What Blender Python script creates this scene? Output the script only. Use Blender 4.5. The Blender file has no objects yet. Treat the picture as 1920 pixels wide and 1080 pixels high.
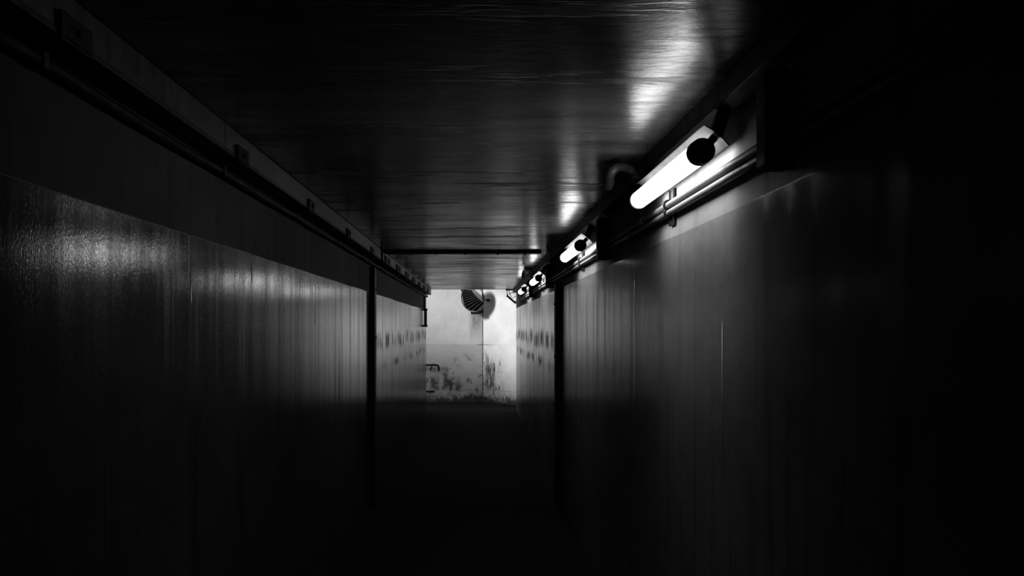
import bpy, bmesh, math, random
from mathutils import Vector, Matrix
random.seed(7)
S = bpy.context.scene
C = S.collection
PI = math.pi

# ------------------------------------------------------------------ camera, light, exposure
CAMZ = 1.60
cd = bpy.data.cameras.new('camera'); cam = bpy.data.objects.new('camera', cd); C.objects.link(cam)
cam.location = (0, 0, CAMZ); cam.rotation_euler = (PI/2, 0, 0)
cd.sensor_width = 36.0; cd.lens = 36.75; cd.shift_x = 0.0349; cd.shift_y = 0.0375
cd.clip_start = 0.02; cd.clip_end = 200
S.camera = cam
S.view_settings.view_transform = 'Standard'; S.view_settings.look = 'None'
S.view_settings.exposure = 0.0; S.view_settings.gamma = 1.0; S.view_settings.use_curve_mapping = False
W = bpy.data.worlds.new('overcast_sky'); S.world = W; W.use_nodes = True
W.node_tree.nodes['Background'].inputs[0].default_value = (1, 1, 1, 1)
W.node_tree.nodes['Background'].inputs[1].default_value = 0.72
sl = bpy.data.lights.new('daylight', 'SUN'); so = bpy.data.objects.new('daylight', sl); C.objects.link(so)
sl.energy = 3.4; sl.angle = math.radians(14)
so.rotation_euler = Vector((1.6, 1.0, -0.65)).to_track_quat('-Z', 'Y').to_euler()
so.location = (-8, 14, 6)
LAMP = 10.0

# ------------------------------------------------------------------ dimensions
XL, XR = -0.945, 0.754          # inner faces of the side walls
ZC = CAMZ + 0.694               # ceiling
YE = 19.7                       # tunnel mouth
YF = 22.0                       # wall facing the tunnel
YJ = 9.42                       # movement joint

# ------------------------------------------------------------------ material helpers
class NT:
    def __init__(s, name):
        s.m = bpy.data.materials.new(name); s.m.use_nodes = True
        s.t = s.m.node_tree; s.b = s.t.nodes['Principled BSDF']
        s.co = None
    def n(s, kind, **kw):
        x = s.t.nodes.new(kind)
        for k, v in kw.items(): setattr(x, k, v)
        return x
    def put(s, sock, v):
        if isinstance(v, bpy.types.NodeSocket): s.t.links.new(v, sock)
        else: sock.default_value = v
    def xyz(s):
        g = s.n('ShaderNodeNewGeometry'); x = s.n('ShaderNodeSeparateXYZ')
        s.t.links.new(g.outputs['Position'], x.inputs[0]); s.pos = g.outputs['Position']
        return x.outputs[0], x.outputs[1], x.outputs[2]
    def op(s, o, a, b=0.0, c=0.0, clamp=False):
        x = s.n('ShaderNodeMath', operation=o, use_clamp=clamp)
        s.put(x.inputs[0], a); s.put(x.inputs[1], b); s.put(x.inputs[2], c)
        return x.outputs[0]
    def noise(s, scale, detail=4, rough=.55, size=1.0, off=(0, 0, 0)):
        mp = s.n('ShaderNodeMapping'); s.put(mp.inputs['Vector'], s.pos)
        mp.inputs['Scale'].default_value = scale; mp.inputs['Location'].default_value = off
        x = s.n('ShaderNodeTexNoise'); s.t.links.new(mp.outputs[0], x.inputs['Vector'])
        x.inputs['Scale'].default_value = size; x.inputs['Detail'].default_value = detail
        x.inputs['Roughness'].default_value = rough
        return x.outputs[0]
    def ramp(s, v, a, b, lo=0.0, hi=1.0):          # smooth map a..b -> lo..hi
        x = s.n('ShaderNodeMapRange', interpolation_type='SMOOTHSTEP')
        s.put(x.inputs[0], v)
        for i, q in enumerate((a, b, lo, hi)): s.put(x.inputs[1+i], q)
        return x.outputs[0]
    def band(s, v, a, b, soft):                    # 1 inside a..b
        return s.op('MULTIPLY', s.ramp(v, a-soft, a+soft), s.ramp(v, b-soft, b+soft, 1.0, 0.0))
    def mix(s, f, a, b):
        x = s.n('ShaderNodeMix', data_type='FLOAT')
        s.put(x.inputs[0], f); s.put(x.inputs[2], a); s.put(x.inputs[3], b)
        return x.outputs[0]
    def grey(s, v):
        x = s.n('ShaderNodeCombineColor')
        for i in range(3): s.put(x.inputs[i], v)
        return x.outputs[0]
    def bump(s, h, dist, strength=1.0, prev=None):
        x = s.n('ShaderNodeBump'); s.put(x.inputs['Height'], h)
        x.inputs['Distance'].default_value = dist; x.inputs['Strength'].default_value = strength
        if prev: s.t.links.new(prev, x.inputs['Normal'])
        return x.outputs[0]
    def out(s, col, rough, spec=.5, metal=0.0, normal=None, coat=None):
        b = s.b
        s.put(b.inputs['Base Color'], col if isinstance(col, bpy.types.NodeSocket) else (col, col, col, 1))
        s.put(b.inputs['Roughness'], rough); s.put(b.inputs['Specular IOR Level'], spec)
        s.put(b.inputs['Metallic'], metal)
        if normal: s.t.links.new(normal, b.inputs['Normal'])
        return s.m

def simple(name, v, rough=.5, metal=0.0, spec=.5, var=.25, size=14.0, bump=.0006):
    t = NT(name); t.xyz()
    n1 = t.noise((1, 1, 1), 5, .6, size)
    col = t.grey(t.op('MULTIPLY', v, t.ramp(n1, .25, .75, 1-var, 1+var)))
    r = t.ramp(n1, .3, .7, rough*.85, min(1, rough*1.15))
    return t.out(col, r, spec, metal, t.bump(t.noise((1, 1, 1), 3, .5, 90), bump))

def wall_mat(name, zline, ridges, side):
    t = NT(name); x, y, z = t.xyz()
    wob = t.op('MULTIPLY', t.op('SUBTRACT', t.noise((0, .5, 0), 2), .5), .02)
    up = t.ramp(t.op('ADD', z, wob), zline-.003, zline+.003)            # 1 = upper matt band
    streak = t.noise((1, 9, .35), 6, .65, 1.0)
    streak2 = t.noise((1, 30, .5), 4, .6, 1.0, (3, 7, 1))
    blot = t.noise((1, 1.0, 2.2), 5, .6, 1.6)
    # dirt: two old tide marks and blotches with a ragged outline
    far = t.ramp(y, 8.5, 11.0)
    zz = t.op('ADD', z, t.op('MULTIPLY', t.op('SUBTRACT', t.noise((0, .8, 0), 3, .6, 1.0, (0, 5, 0)), .5), .16))
    tide = t.op('ADD', t.op('MULTIPLY', t.band(zz, 1.14, 1.23, .05), t.ramp(t.noise((0, 1.1, 0), 4, .6, 1.0, (0, 2, 0)), .44, .58)), t.op('MULTIPLY', t.band(zz, 1.37, 1.53, .06), t.ramp(t.noise((0, 2.2, 0), 3), .40, .54)))
    tide = t.op('MULTIPLY', t.op('MULTIPLY', tide, far), t.ramp(t.noise((1, 1.6, 3.5), 6, .7), .33, .52))
    dirt = t.op('MULTIPLY', t.ramp(streak, .50, .72), .55)
    dirt = t.op('MAXIMUM', dirt, t.op('MULTIPLY', tide, .85))
    thin = t.ramp(streak2, .66, .72, 0, .6)
    dirt = t.op('MAXIMUM', dirt, thin)
    spots = t.ramp(t.noise((1, 7, 3.0), 3, .6, 1.6, (9, 2, 4)), .73, .76, 0, .8)
    dirt = t.op('MAXIMUM', dirt, spots, clamp=True)
    base = t.mix(up, *((.042, .045) if side < 0 else (.35, .42)))  # left darkened, right lightened: lamp falloff put into the wall colour
    base = t.op('MULTIPLY', base, t.ramp(blot, .3, .7, .8, 1.2))
    col = t.op('MULTIPLY', base, t.op('SUBTRACT', 1.0, t.op('MULTIPLY', dirt, .8)))
    rough = t.mix(up, t.mix(dirt, .10 if side < 0 else .13, .36), .72)
    rough = t.op('ADD', rough, t.op('MULTIPLY', t.op('SUBTRACT', streak, .5), .16))
    h = t.op('MULTIPLY', streak, 1.0)
    nb = t.bump(h, .0007, 1.0)
    hr = 0.0
    for (yy, a, b) in ridges:
        w = t.op('MULTIPLY', t.band(t.op('ADD', y, t.op('MULTIPLY', t.op('SUBTRACT', t.noise((0, 0, 3), 3), .5), .02)), yy-.006, yy+.006, .006), t.band(z, a, b, .04))
        hr = t.op('MAXIMUM', hr, w)
    nb = t.bump(hr, .0035, 1.0, nb)
    nb = t.bump(t.noise((1, 1, 1), 3, .6, 150), .00028, 1.0, nb)
    grain = t.ramp(t.noise((1, 1, 1), 4, .7, 95, (3, 3, 3)), .38, .62, .08, .34)
    sheen = t.ramp(t.noise((1, 5.5, .22), 4, .6, 1.0, (8, 1, 2)), .36, .62, .22, 1.0)
    spec = t.op('MULTIPLY', t.op('MULTIPLY', grain, sheen), t.op('SUBTRACT', 1.0, t.op('MULTIPLY', dirt, .97)))
    spec = t.op('MULTIPLY', spec, t.ramp(y, YJ-.1, YJ+.1, 1.0, .45))   # weaker specular past the joint
    spec = t.mix(up, t.op('MULTIPLY', spec, 1.0 if side < 0 else .6), .08)
    return t.out(t.grey(col), rough, spec, 0, nb)

def ceiling_mat():
    t = NT('gloss_painted_ceiling'); x, y, z = t.xyz()
    brush = t.noise((.9, 7, 1), 6, .62, 1.0)
    patch = t.noise((1.3, .9, 1), 4, .6, 1.0, (4, 0, 0))
    fine = t.noise((6, 60, 1), 3, .5, 1.0)
    flake = t.ramp(t.noise((.8, 4.0, 1), 5, .7, 1.0, (1, 8, 3)), .56, .60)
    col = t.op('MULTIPLY', t.ramp(brush, .3, .7, .026, .072), t.ramp(patch, .3, .7, .75, 1.2))
    rough = t.op('ADD', t.ramp(patch, .3, .7,   .16, .24), t.op('MULTIPLY', flake, .12))
    rough = t.op('ADD', rough, t.ramp(brush, .3, .7, .06, 0))
    nb = t.bump(brush, .0003)
    nb = t.bump(flake, .0005, 1.0, nb)
    nb = t.bump(fine, .0002, 1.0, nb)
    nb = t.bump(t.noise((1, 1, 1), 3, .6, 70), .0004, 1.0, nb)
    return t.out(t.grey(col), rough, t.ramp(t.noise((9, 26, 1), 5, .7, 1.0, (5, 5, 0)), .36, .62, .025, .10), 0, nb)

def floor_mat():
    t = NT('dark_damp_asphalt'); x, y, z = t.xyz()
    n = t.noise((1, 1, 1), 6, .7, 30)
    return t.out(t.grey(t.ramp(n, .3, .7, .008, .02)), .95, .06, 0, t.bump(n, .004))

def end_mat(right):
    t = NT('weathered_white_paint_right' if right else 'weathered_white_paint'); x, y, z = t.xyz()
    big = t.noise((1, 1, 1), 6, .65, 2.2)
    n = t.noise((1.2, 1.2, .8), 8, .72, 7.0, (2, 0, 5))
    nv = t.noise((1, 1, .25), 7, .75, 14.0, (0, 3, 2))
    tone = t.ramp(big, .3, .7, .70, .86)
    up = t.noise((1, 1, 1), 6, .7, 9.0, (7, 7, 7))
    def spots(thr, region): return t.op('MULTIPLY', t.ramp(n, thr, thr+.05), region)
    dirt = t.op('MULTIPLY', t.ramp(up, .66, .70), t.mix(t.ramp(x, -.5, -.2), .85, .35))
    # mouldy base with ragged top
    rag = t.noise((1, 1, .8), 9, .8, 5.0, (0, 3, 2))
    edge = t.op('ADD', t.op('MULTIPLY', rag, .70), -.23)
    base = t.op('MULTIPLY', t.ramp(t.op('SUBTRACT', edge, z), -.05, .05), t.ramp(up, .25, .5, .75, 1.0))
    base = t.op('MAXIMUM', base, t.op('MULTIPLY', t.ramp(z, .03, .30, 1, 0), t.ramp(t.noise((1, 1, .6), 8, .75, 12.0), .42, .56, 0, .9)))
    dirt = t.op('MAXIMUM', dirt, t.op('MULTIPLY', base, .97))
    if right:
        low = t.op('MULTIPLY', t.ramp(z, .75, 1.20, 1, 0), t.ramp(x, .42, .60, 1, .0))
        dirt = t.op('MAXIMUM', dirt, t.op('MULTIPLY', t.ramp(nv, .52, .60), low))
        low2 = t.op('MULTIPLY', t.band(z, .25, .85, .15), t.band(x, .18, .36, .06))
        dirt = t.op('MAXIMUM', dirt, t.op('MULTIPLY', t.ramp(nv, .34, .52), t.op('MULTIPLY', low2, .97)))
        seam = t.ramp(x, .137, .158, 1, 0)
        dirt = t.op('MAXIMUM', dirt, t.op('MULTIPLY', seam, t.ramp(nv, .3, .5, .5, 1)))
    else:
        # three mouldy patches low down and a darker column under the mirror bracket
        p = 0.0
        wx = t.op('ADD', x, t.op('MULTIPLY', t.op('SUBTRACT', up, .5), .22)); wz = t.op('ADD', z, t.op('MULTIPLY', t.op('SUBTRACT', n, .5), .22))
        for (x0, x1, z0, z1) in ((-.98, -.79, .24, .54), (-.71, -.33, .24, .53), (-.69, -.59, .50, .74)):
            q = t.op('MULTIPLY', t.band(wx, x0, x1, .045), t.band(wz, z0, z1, .045)); p = t.op('MAXIMUM', p, q)
        dirt = t.op('MAXIMUM', dirt, t.op('MULTIPLY', p, t.ramp(n, .38, .56, .15, .92)))
        low = t.ramp(z, .5, 1.3, .8, 0)
        dirt = t.op('MAXIMUM', dirt, t.op('MULTIPLY', t.ramp(n, .54, .64), low))
        run = t.op('MULTIPLY', t.band(t.op('ADD', x, t.op('MULTIPLY', t.op('SUBTRACT', big, .5), .15)), -.12, .14, .06), t.op('MULTIPLY', t.ramp(z, 1.15, 1.75), t.ramp(z, 1.9, 2.0, 1, 0)))
        dirt = t.op('MAXIMUM', dirt, t.op('MULTIPLY', run, t.ramp(nv, .3, .7, .35, .85)))
        lo = t.ramp(z, 1.21, 1.225, 1, 0)
        tone = t.op('MULTIPLY', tone, t.mix(lo, 1.0, .84))
        seam = t.ramp(x, .117, .133)
        dirt = t.op('MAXIMUM', dirt, t.op('MULTIPLY', seam, t.ramp(nv, .35, .5, .3, .95)))
    line = t.op('MULTIPLY', t.band(z, 1.208, 1.222, .004), t.ramp(x, -.05, .1, .10, .9) if not right else t.ramp(x, .15, .5, .8, .1))
    line2 = t.op('MULTIPLY', t.band(z, .262, .272, .004), .45)
    dirt = t.op('MAXIMUM', dirt, t.op('MAXIMUM', line, line2), clamp=True)
    col = t.op('MULTIPLY', tone, t.op('SUBTRACT', 1.0, t.op('MULTIPLY', dirt, .93)))
    return t.out(t.grey(col), .65, .3, 0, t.bump(n, .006))

M = dict(
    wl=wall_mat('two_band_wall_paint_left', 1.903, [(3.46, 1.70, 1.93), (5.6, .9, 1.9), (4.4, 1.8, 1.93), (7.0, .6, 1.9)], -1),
    wr=wall_mat('two_band_wall_paint_right', 1.944, [(4.98, 1.20, 1.85), (3.20, 1.1, 1.6), (7.15, 1.3, 1.9)], 1),
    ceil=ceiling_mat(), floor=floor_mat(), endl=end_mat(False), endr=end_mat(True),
    concrete=simple('plain_concrete', .30, .8),
    pale=simple('pale_plaster', .62, .8),
    stair=simple('dark_stair_tread', .010, .9, 0, .05), nosing=simple('pale_stair_nosing', .30, .7, 0, .2),
    dark=simple('black_painted_steel', .008, .55, 0, .15), black=simple('black_plastic', .004, .65, 0, .1),
    grey=simple('grey_painted_steel', .22, .45, 0, .4), trunk=simple('grey_trunking_paint', .026, .4, 0, .35),
    trunk_d=simple('black_trunking_paint', .015, .55, 0, .25),
    steel=simple('galvanised_conduit', .13, .5, 0, .3), flex=simple('flexible_conduit_sheath', .05, .4, 0, .5),
    refl=simple('tarnished_grey_reflector', .03, .5, 0, .06), rim=simple('mirror_rim_paint', .05, .4),
)
t = NT('convex_mirror_glass'); t.xyz(); M['mirror'] = t.out(.86, .03, .5, 1.0)
t = NT('glowing_diffuser'); t.out(.9, .3)
t.b.inputs['Emission Color'].default_value = (1, 1, 1, 1); t.b.inputs['Emission Strength'].default_value = LAMP
M['glow'] = t.m

# ------------------------------------------------------------------ mesh helpers
def box(bm, x0, x1, y0, y1, z0, z1):
    v = [bm.verts.new(p) for p in ((x0,y0,z0),(x1,y0,z0),(x1,y1,z0),(x0,y1,z0),(x0,y0,z1),(x1,y0,z1),(x1,y1,z1),(x0,y1,z1))]
    for f in ((0,3,2,1),(4,5,6,7),(0,1,5,4),(1,2,6,5),(2,3,7,6),(3,0,4,7)): bm.faces.new([v[i] for i in f])
def prism_y(bm, pts, y0, y1):                       # outline in x,z swept along y
    a = [bm.verts.new((p[0], y0, p[1])) for p in pts]; b = [bm.verts.new((p[0], y1, p[1])) for p in pts]
    n = len(pts)
    bm.faces.new(a); bm.faces.new(b[::-1])
    for i in range(n): bm.faces.new((a[i], b[i], b[(i+1) % n], a[(i+1) % n]))
def tube(bm, pts, r, seg=14, caps=True):
    pts = [Vector(p) for p in pts]; rs = r if isinstance(r, (list, tuple)) else [r]*len(pts)
    rings = []; ref = None
    for i, p in enumerate(pts):
        d = (pts[min(i+1, len(pts)-1)] - pts[max(i-1, 0)])
        if d.length < 1e-9: d = Vector((0, 1, 0))
        d.normalize()
        if ref is None: ref = Vector((0, 0, 1)) if abs(d.z) < .9 else Vector((1, 0, 0))
        u = (ref - d*ref.dot(d)).normalized(); w = d.cross(u); ref = u
        rings.append([bm.verts.new(p + (u*math.cos(2*PI*k/seg) + w*math.sin(2*PI*k/seg))*rs[i]) for k in range(seg)])
    for a, b in zip(rings, rings[1:]):
        for k in range(seg): bm.faces.new((a[k], a[(k+1) % seg], b[(k+1) % seg], b[k]))
    if caps: bm.faces.new(rings[0][::-1]); bm.faces.new(rings[-1])
def obj(name, bm, mat, parent=None, smooth=False, bevel=0.0):
    bmesh.ops.recalc_face_normals(bm, faces=bm.faces)
    me = bpy.data.meshes.new(name); bm.to_mesh(me); bm.free()
    me.materials.append(mat)
    o = bpy.data.objects.new(name, me); C.objects.link(o)
    if smooth:
        for p in me.polygons: p.use_smooth = True
        me.set_sharp_from_angle(angle=math.radians(40))
    if bevel:
        b = o.modifiers.new('bevel', 'BEVEL'); b.width = bevel; b.segments = 2; b.limit_method = 'ANGLE'
    if parent: o.parent = parent
    return o
def mk(fn, *a):
    bm = bmesh.new(); fn(bm, *a); return bm
def thing(name, label, cat, loc=(0, 0, 0), group=None):
    o = bpy.data.objects.new(name, None); C.objects.link(o); o.location = loc; o.empty_display_size = .1
    return tag(o, label, cat, group)
def tag(o, label, cat, group=None):
    o['label'] = label; o['category'] = cat
    if group: o['group'] = group
    return o
def struct(name, bm, mat, **k):
    o = obj(name, bm, mat, **k); o['kind'] = 'structure'; return o
def dup(o, parent=None):
    c = o.copy(); C.objects.link(c); c.parent = parent
    for ch in list(o.children): dup(ch, c)
    return c

# ------------------------------------------------------------------ setting
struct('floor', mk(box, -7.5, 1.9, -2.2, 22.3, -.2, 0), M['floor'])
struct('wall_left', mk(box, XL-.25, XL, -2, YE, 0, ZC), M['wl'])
struct('wall_right', mk(box, XR, XR+.25, -2, YE, 0, ZC), M['wr'])
bm = bmesh.new(); box(bm, XL-.25, XR+.25, -2, YE, ZC, ZC+.25)
struct('ceiling', bm, M['ceil'])
struct('wall_behind', mk(box, XL-.25, XR+.25, -2.2, -2, 0, ZC+.25), M['concrete'])
# room at the foot of the stairs
struct('wall_far', mk(box, -7.2, .135, YF, YF+.25, 0, 3.2), M['endl'])
bm = bmesh.new()
a = Vector((.135, 22.0)); d = Vector((.665, -.75)).normalized(); b = a + d*1.75; nn = Vector((-d.y, d.x))
if nn.y < 0: nn = -nn
o4 = [a, b, b+nn*.25, a+nn*.25]
v0 = [bm.verts.new((p.x, p.y, 0)) for p in o4]; v1 = [bm.verts.new((p.x, p.y, 3.2)) for p in o4]
bm.faces.new(v0); bm.faces.new(v1)
for i in range(4): bm.faces.new((v0[i], v0[(i+1) % 4], v1[(i+1) % 4], v1[i]))
struct('wall_far_right', bm, M['endr'])
struct('wall_mouth', mk(box, XR+.25, 1.6, YE-.2, YE, 0, 3.2), M['concrete'])
struct('trim_1', mk(box, XL-.25, 1.6, YE-.25, YE, ZC+.25, 3.2), M['concrete'])
struct('ceiling_lobby', mk(box, -1.3, 1.9, YE-.25, YF+.25, 3.2, 3.4), M['concrete'])
# stairs up to the street, seen only in the mirror
st = bmesh.new()
for i in range(13): box(st, -1.60-.36*(i+1), -1.60-.36*i, 18.6, YF, 0, .21*(i+1))
so_ = struct('trim_2', st, M['stair'])
ns = bmesh.new()
for i in range(13): box(ns, -1.60-.36*i-.05, -1.60-.36*i+.004, 18.62, YF-.02, .21*(i+1)-.022, .21*(i+1)+.003)
struct('trim_3', ns, M['nosing'])

bm = bmesh.new()
for (p0, p1) in ((18.35, 18.6),):
    a_ = [(-1.2, 0), (-1.2, 1.0), (-6.2, 3.75), (-7.2, 3.75), (-7.2, 0)]
    v0 = [bm.verts.new((x, p0, z)) for x, z in a_]; v1 = [bm.verts.new((x, p1, z)) for x, z in a_]
    bm.faces.new(v0); bm.faces.new(v1)
    for i in range(5): bm.faces.new((v0[i], v0[(i+1) % 5], v1[(i+1) % 5], v1[i]))
struct('wall_stair', bm, M['pale'])
# movement joint covers (both walls and ceiling)
def cover(bm, pts_box, bolts):
    box(bm, *pts_box)
    for p, ax in bolts:
        q = Vector(p); tube(bm, [q, q+Vector(ax)*.010], .011, 8)
bm = bmesh.new(); cover(bm, (XL, XL+.040, YJ-.10, YJ+.06, 0, 2.13), [((XL+.040, YJ-.02, z), (1, 0, 0)) for z in (.3, .9, 1.5, 1.93)])
struct('trim_4', bm, M['dark'], bevel=.004)
struct('trim_5', mk(box, XL, XL+.022, YJ+.062, YJ+.13, 0, 2.13), M['grey'], bevel=.003)
bm = bmesh.new(); cover(bm, (XR-.045, XR, YJ-.08, YJ+.10, 0, 1.99), [((XR-.045, YJ, z), (-1, 0, 0)) for z in (.3, .9, 1.33, 1.8)])
struct('trim_6', bm, M['dark'], bevel=.004)
bm = bmesh.new(); cover(bm, (-.85, .60, YJ+.18, YJ+.34, ZC-.022, ZC), [((x, YJ+.26, ZC-.022), (0, 0, -1)) for x in (-.6, -.37, -.1, .2, .45)])
struct('trim_7', bm, M['dark'], bevel=.004)

# ------------------------------------------------------------------ left cable trunking under the ceiling
def trunk_left(y0, y1, label, clamps):
    t = thing('cable_trunking', label, 'cable trunking', (XL, y0, ZC), 'grey cable trunking along the left wall')
    x0, x1, z0 = XL, -.850, CAMZ+.603
    b = bmesh.new(); prism_y(b, [(.002, -.002), (x1-x0, -.002), (x1-x0, z0-ZC), (.002, z0-ZC)], 0, y1-y0)
    obj('channel', b, M['trunk'], t, bevel=.003)
    b = bmesh.new(); prism_y(b, [(.004, z0-ZC-.010), (x1-x0+.003, z0-ZC-.010), (x1-x0+.003, z0-ZC+.004), (.004, z0-ZC+.004)], .0, y1-y0)
    obj('lid', b, M['dark'], t, bevel=.002)
    for yc in clamps:
        b = bmesh.new(); w = .28 if yc > 9.5 else .085
        box(b, x1-x0, x1-x0+.012, yc-y0-w, yc-y0+w, z0-ZC-.016, z0-ZC+(.056 if yc > 9.5 else .040))
        box(b, .004, x1-x0+.012, yc-y0-w, yc-y0+w, z0-ZC-.020, z0-ZC-.009)
        tube(b, [(x1-x0+.012, yc-y0, z0-ZC+.012), (x1-x0+.020, yc-y0, z0-ZC+.012)], .009, 8)
        obj('clamp', b, M['black'], t, bevel=.002)
cl = [2.2+1.57*i for i in range(12)]
trunk_left(-2, 3.54, 'grey cable trunking in the upper left corner, the length nearest the camera', [.63]+cl[:1])
trunk_left(3.55, YJ-.12, 'grey cable trunking in the upper left corner, the middle length ending at the wall joint', cl[1:5])
trunk_left(YJ+.12, YE-.01, 'grey cable trunking in the upper left corner, the far length beyond the wall joint',
           [9.95+1.4*i for i in range(7)])
# cable slung along the wall under the trunking
def sagged(x, z, y0, y1, step, amp, r):
    n = max(2, int((y1-y0)/.12)); return [(x, y0+(y1-y0)*i/n, z-amp*abs(math.sin(PI*((y0+(y1-y0)*i/n)-2.2)/step))) for i in range(n+1)]
p = thing('cable', 'black cable bundle clipped under the grey trunking on the left wall', 'cable')
b = mk(tube, sagged(XL+.022, CAMZ+.561, -1.95, YE-.1, 1.57, .004, 0), .016, 10); obj('sheath', b, M['black'], p, smooth=True)
for yc in cl[::1]+[YE-.2]:
    if yc > YE-.1: continue
    b = bmesh.new(); box(b, XL+.002, XL+.042, yc-.014, yc+.014, CAMZ+.541, CAMZ+.579); obj('clip', b, M['dark'], p, bevel=.003)

# dead tube fitting on the left wall near the mouth
t = thing('wall_tube', 'slim grey vertical tube with black end clamps at the left wall end', 'tube fitting', (XL, 18.65, CAMZ+.155))
obj('tube', mk(tube, [(.04, 0, -.14), (.04, 0, .14)], .026, 16), M['grey'], t, smooth=True)
for s in (-1, 1):
    b = mk(tube, [(.04, 0, s*.125), (.04, 0, s*.165)], .034, 16); box(b, 0, .045, -.02, .02, s*.145-.016, s*.145+.016)
    obj('end_clamp', b, M['black'], t, smooth=True)
t = thing('conduit_pipe', 'thin dark vertical conduit dropping from the left trunking to the grey tube fitting', 'conduit', (XL, 18.65, CAMZ+.33))
obj('pipe', mk(tube, [(.018, 0, .014), (.018, 0, .215)], .013, 12), M['dark'], t, smooth=True)
obj('collar', mk(tube, [(.018, 0, 0), (.018, 0, .03)], .018, 12), M['black'], t, smooth=True)

# ------------------------------------------------------------------ right corner: trunking, conduits, brackets, boxes
t = thing('cable_trunking', 'black square trunking in the upper right corner above the tube lamps', 'cable trunking', (XR, -2, ZC))
obj('channel', mk(box, -.066, -.002, 0, YE+1.98, -.064, -.002), M['trunk_d'], t, bevel=.003)
for yy in (3.0, 6.2, 11.6, 14.6):
    obj('cover_joint', mk(box, -.070, -.002, yy, yy+.06, -.068, -.002), M['black'], t, bevel=.002)

LAMPS = [(3.00, 4.20), (6.50, 7.76), (10.90, 12.10), (14.20, 15.38)]
def conduit(z, r, label, couplings):
    t = thing('conduit_pipe', label, 'conduit', (XR-.022, -1.95, CAMZ+z))
    obj('pipe', mk(tube, [(0, 0, 0), (0, YE+1.8, 0)], r, 16), M['steel'], t, smooth=True)
    for yy in couplings: obj('coupling', mk(tube, [(0, yy-.05+1.95, 0), (0, yy+.05+1.95, 0)], r+.005, 16), M['steel'], t, smooth=True)
conduit(.461, .0135, 'upper of the two grey conduit pipes running along the right wall', (4.6, 8.3, 12.9, 16.4))
conduit(.431, .0115, 'lower, thinner of the two grey conduit pipes running along the right wall', (5.0, 8.6, 13.3, 17.0))

for i, (yy, where) in enumerate(((3.98, 'beside the nearest lit tube lamp'), (7.3, 'beside the second lit tube lamp'), (11.6, 'beside the third lit tube lamp'),
                  (15.0, 'beside the fourth lit tube lamp'), (17.3, 'beyond the fourth lit tube lamp'))):
    if i == 0:
        br = thing('pipe_bracket', '', 'pipe bracket', (XR, yy, CAMZ+.447), 'dark steel pipe brackets on the right wall')
        b = bmesh.new(); box(b, -.008, 0, -.045, .045, -.062, .075); box(b, -.014, 0, -.045, -.037, -.062, .075); box(b, -.014, 0, .037, .045, -.062, .075)
        obj('back_plate', b, M['trunk'], br, bevel=.002)
        for zc, r in ((.014, .0145), (-.016, .0125)):
            b = bmesh.new()
            tube(b, [(-.022+math.cos(a)*(r+.003), 0, zc+math.sin(a)*(r+.003)) for a in [PI/2+PI*k/12 for k in range(13)]], .0045, 8)
            box(b, -.022, -.004, -.008, .008, zc+r-.002, zc+r+.006); box(b, -.022, -.004, -.008, .008, zc-r-.006, zc-r+.002)
            obj('saddle_clamp', b, M['dark'], br, smooth=True)
        cur = br
    else:
        cur = dup(br); cur.location = (XR, yy, CAMZ+.447)
    cur['label'] = 'dark steel pipe bracket on the right wall ' + where

for i, (yy, where) in enumerate(((2.47, 'just in front of the nearest lit tube lamp'), (5.88, 'between the first and second lit tube lamps'),
                  (10.25, 'just in front of the third lit tube lamp'), (13.5, 'between the third and fourth lit tube lamps'))):
    if i == 0:
        jb = thing('junction_box', '', 'junction box', (XR, yy, CAMZ+.378), 'black junction boxes on the right wall')
        obj('box_body', mk(box, -.060, -.001, 0, .09, 0, .235), M['black'], jb, bevel=.006)
        obj('box_lid', mk(box, -.070, -.060, .005, .085, .006, .229), M['dark'], jb, bevel=.003)
        for zc in (.046, .092):
            obj('cable_gland', mk(tube, [(-.022, -.028, zc), (-.022, .0, zc)], .023, 6), M['black'], jb)
            obj('cable_gland', mk(tube, [(-.022, .09, zc), (-.022, .12, zc)], .023, 6), M['black'], jb)
        cur = jb
    else:
        cur = dup(jb); cur.location = (XR, yy, CAMZ+.378)
    cur['label'] = 'black junction box on the right wall ' + where

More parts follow.
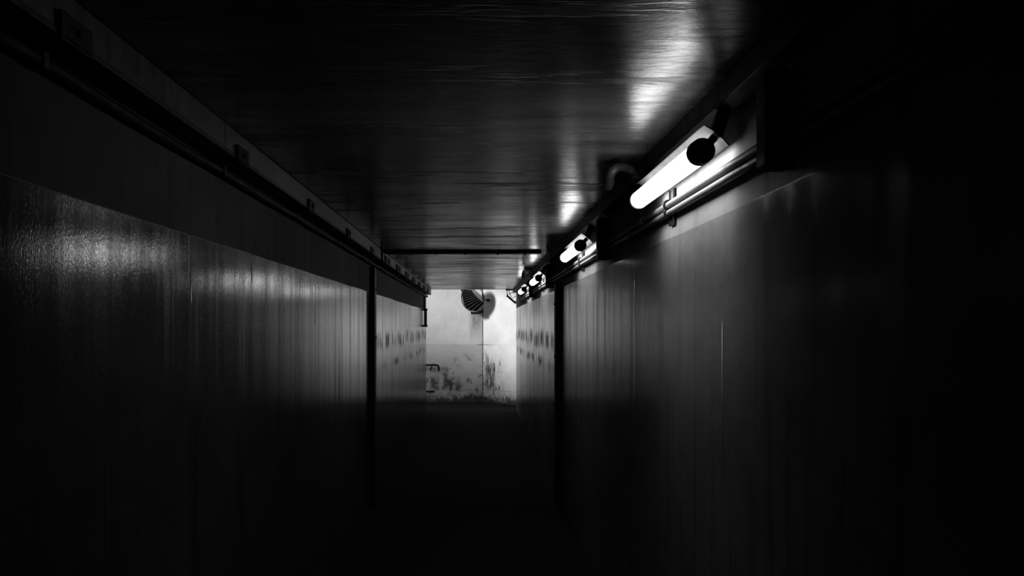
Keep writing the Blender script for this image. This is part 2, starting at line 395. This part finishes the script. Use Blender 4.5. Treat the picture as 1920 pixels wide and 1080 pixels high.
# tube lamps
LX, LZ = .650, CAMZ+.505
def make_lamp():
    L = 1.20
    t = thing('tube_lamp', '', 'lamp', (LX, LAMPS[0][0], LZ), 'lit tube lamps along the right wall')
    b = mk(tube, [(0, .055, 0), (0, L-.03, 0), (0, L-.012, 0), (0, L-.004, 0)], [.0335, .0335, .031, .026], 32)
    obj('diffuser', b, M['glow'], t, smooth=True)
    b = mk(tube, [(0, -.006, 0), (0, 0, 0), (0, .052, 0), (0, .060, 0)], [.030, .0365, .0375, .0355], 32); obj('end_cap', b, M['black'], t, smooth=True)
    b = mk(tube, [(0, L-.006, 0), (0, L+.03, 0), (0, L+.036, 0)], [.0355, .0375, .031], 32); obj('end_cap', b, M['black'], t, smooth=True)
    # sheet reflector behind the tube, turned-up lips
    A = Vector((.004, .072)); B = Vector((.075, .013)); u = (B-A).normalized(); n = Vector((-u.y, u.x)) # n points to the corner
    if n.x < 0: n = -n
    prof = [A-n*.010-u*.004, A, A+u*.03+n*.004, B-u*.03+n*.004, B]
    outer = [q+n*.003 for q in prof][::-1]
    b = bmesh.new(); prism_y(b, [(q.x, q.y) for q in prof+outer], .0, L+.02)
    obj('reflector', b, M['refl'], t, bevel=.0008)
    for yy in (.03, L-.04):
        b = bmesh.new()
        m = (A+B)/2
        prism_y(b, [((m+n*.006-u*.02).x, (m+n*.006-u*.02).y), (.050, .122), (.085, .122), ((m+n*.006+u*.02).x, (m+n*.006+u*.02).y)], yy-.02, yy+.02)
        obj('hanger', b, M['dark'], t, bevel=.002)
        b = bmesh.new(); q = m-n*.018
        tube(b, [(q.x+n.x*.02, yy, q.y+n.y*.02), (q.x-n.x*.008, yy, q.y-n.y*.008)], .012, 10)
        obj('lamp_holder', b, M['black'], t, smooth=True)
    return t
names = ['nearest and largest of the lit white tube lamps below the ceiling', 'second lit white tube lamp from the camera, right side',
         'third lit white tube lamp from the camera, right side', 'farthest and smallest of the lit white tube lamps']
l0 = make_lamp()
for i, (a, b_) in enumerate(LAMPS):
    o = l0 if i == 0 else dup(l0)
    o.location = (LX, a, LZ); o['label'] = names[i]

# flexible conduit loops
def loop(y, label, dx=0):
    t = thing('flexible_conduit', label, 'flexible conduit', (.612+dx, y, ZC))
    pts = []
    for k in range(25):
        a = PI*1.08 - PI*1.12*k/24
        pts.append((math.cos(a)*.056, .02*math.sin(a*2), -.078+math.sin(a)*.052))
    pts = [(-.058, .03, -.11)] + pts
    rr = [.0195 + (.0012 if k % 2 else 0) for k in range(len(pts))]
    obj('hose', mk(tube, pts, rr, 14), M['flex'], t, smooth=True)
    obj('end_fitting', mk(tube, [(.040, .0, -.074), (.098, 0, -.092)], .015, 10), M['black'], t, smooth=True)
    obj('ceiling_rose', mk(tube, [(0, 0, 0), (0, 0, -.012)], [.050, .046], 20), M['black'], t, smooth=True)
loop(4.36, 'black flexible conduit looping at the far end of the nearest tube lamp')
loop(12.35, 'small black flexible conduit loop past the third tube lamp')

# steel hanger frame where the services leave the tunnel
t = thing('hanger_frame', 'black angled steel hanger frame at the far end of the right corner', 'hanger bracket', (XR, YE-.22, ZC))
def bar(p, q, w=.022, dd=.04):
    b = bmesh.new(); p = Vector(p); q = Vector(q); d = (q-p).normalized(); n = Vector((-d.y, d.x))*w/2
    prism_y(b, [((p+n).x, (p+n).y), ((q+n).x, (q+n).y), ((q-n).x, (q-n).y), ((p-n).x, (p-n).y)], -dd/2, dd/2); return b
obj('top_arm', bar((-.205, -.013), (-.072, -.013)), M['dark'], t)
obj('strut', bar((-.180, -.01), (-.180, -.125), .012), M['dark'], t)
obj('strut', bar((-.185, -.118), (-.02, -.262), .034), M['dark'], t)
obj('rung', bar((-.150, -.02), (-.10, -.16), .010), M['dark'], t)
obj('rung', bar((-.172, -.105), (-.05, -.05), .010), M['dark'], t)
obj('rung', bar((-.100, -.185), (-.02, -.13), .010), M['dark'], t)

# ------------------------------------------------------------------ lobby things
mx, my, mz, R = -.070, 21.70, CAMZ+.580, .284
t = thing('convex_mirror', 'round convex traffic mirror on the pale far wall reflecting the steps', 'mirror', (mx, my, mz))
t.rotation_euler = (math.radians(10), 0, math.radians(-31))     # local -y faces out
def dish(bm, R, depth, rings=14, seg=48, y=0):
    prev = None; c = bm.verts.new((0, y-depth, 0))
    for i in range(1, rings+1):
        r = R*i/rings; yy = y-depth*(1-(r/R)**2)
        ring = [bm.verts.new((r*math.cos(2*PI*k/seg), yy, r*math.sin(2*PI*k/seg))) for k in range(seg)]
        for k in range(seg):
            if prev: bm.faces.new((prev[k], prev[(k+1) % seg], ring[(k+1) % seg], ring[k]))
            else: bm.faces.new((c, ring[(k+1) % seg], ring[k]))
        prev = ring
    bk = [bm.verts.new((v.co.x, y+.012, v.co.z)) for v in prev]
    for k in range(seg): bm.faces.new((prev[k], prev[(k+1) % seg], bk[(k+1) % seg], bk[k]))
    bm.faces.new(bk)
obj('mirror_glass', mk(dish, R-.012, .038), M['mirror'], t, smooth=True)
b = bmesh.new()
pts = [(math.cos(2*PI*k/48)*(R-.006), 0, math.sin(2*PI*k/48)*(R-.006)) for k in range(49)]
tube(b, pts, .009, 10); obj('rim', b, M['rim'], t, smooth=True)
b = bmesh.new(); seg = 48      # shallow back shell
prev = None
for i, (r, y) in enumerate(((R-.004, .004), (R*.9, .03), (R*.6, .055), (R*.3, .065), (.03, .067))):
    ring = [b.verts.new((r*math.cos(2*PI*k/seg), y, r*math.sin(2*PI*k/seg))) for k in range(seg)]
    if prev:
        for k in range(seg): b.faces.new((prev[k], prev[(k+1) % seg], ring[(k+1) % seg], ring[k]))
    prev = ring
b.faces.new(prev); obj('back_shell', b, M['grey'], t, smooth=True)
ca, sa = math.cos(math.radians(21)), math.sin(math.radians(21))
b = bmesh.new(); tube(b, [(0, .06, 0), (.06, .19, -.02), (.08, .235, -.05)], .018, 10)
obj('bracket_arm', b, M['dark'], t, smooth=True)
b = bmesh.new(); box(b, -.085, .105, .0, .13, -.335, -.278); obj('bracket_foot', b, M['dark'], t, bevel=.004)
b = bmesh.new(); box(b, .07, .10, .06, .22, -.33, -.28); obj('bracket_strut', b, M['dark'], t, bevel=.004)

inv = (Matrix.Translation(t.location) @ t.rotation_euler.to_matrix().to_4x4()).inverted()
ap = Vector((.262, 21.838, 2.146))
b = bmesh.new(); tube(b, [inv @ ap, inv @ (ap+Vector((-.035, -.030, 0)))], .030, 6); tube(b, [inv @ (ap+Vector((-.035, -.03, 0))), Vector((.16, .05, .02))], .008, 8)
obj('wall_anchor', b, M['dark'], t, smooth=True)
b = bmesh.new(); prism_y(b, [(-.34, .26), (-.20, .26), (-.27, .12)], .03, .09); obj('top_hook', b, M['dark'], t, bevel=.004)
t = thing('handrail', 'dark tubular handrail end curving down against the pale far wall', 'handrail', (-.80, YF-.085, .79))
pts = [(-.44-.29*12, 0, .17*12), (-.44, 0, 0), (-.05, 0, 0)]
arc = [(-.05+math.sin(a)*.065, 0, -.065+math.cos(a)*.065) for a in [PI/2*k/8 for k in range(1, 9)]]
obj('rail', mk(tube, pts+arc+[(.015, 0, -.125)], .020, 12), M['dark'], t, smooth=True)
obj('rail_bracket', mk(tube, [(-.13, 0, -.012), (-.145, .0, -.06), (-.165, .03, -.105), (-.165, .085, -.115)], .012, 10), M['dark'], t, smooth=True)
t = thing('conduit_pipe', 'short dark horizontal pipe low on the pale far wall, below the handrail', 'pipe', (-1.0, YF-.02, .235))
obj('pipe', mk(tube, [(-.9, 0, 0), (.13, 0, 0)], .013, 10), M['dark'], t, smooth=True)
for x in (-.5, .05): obj('clip', mk(box, x-.012, x+.012, -.016, .02, -.018, .018), M['dark'], t)
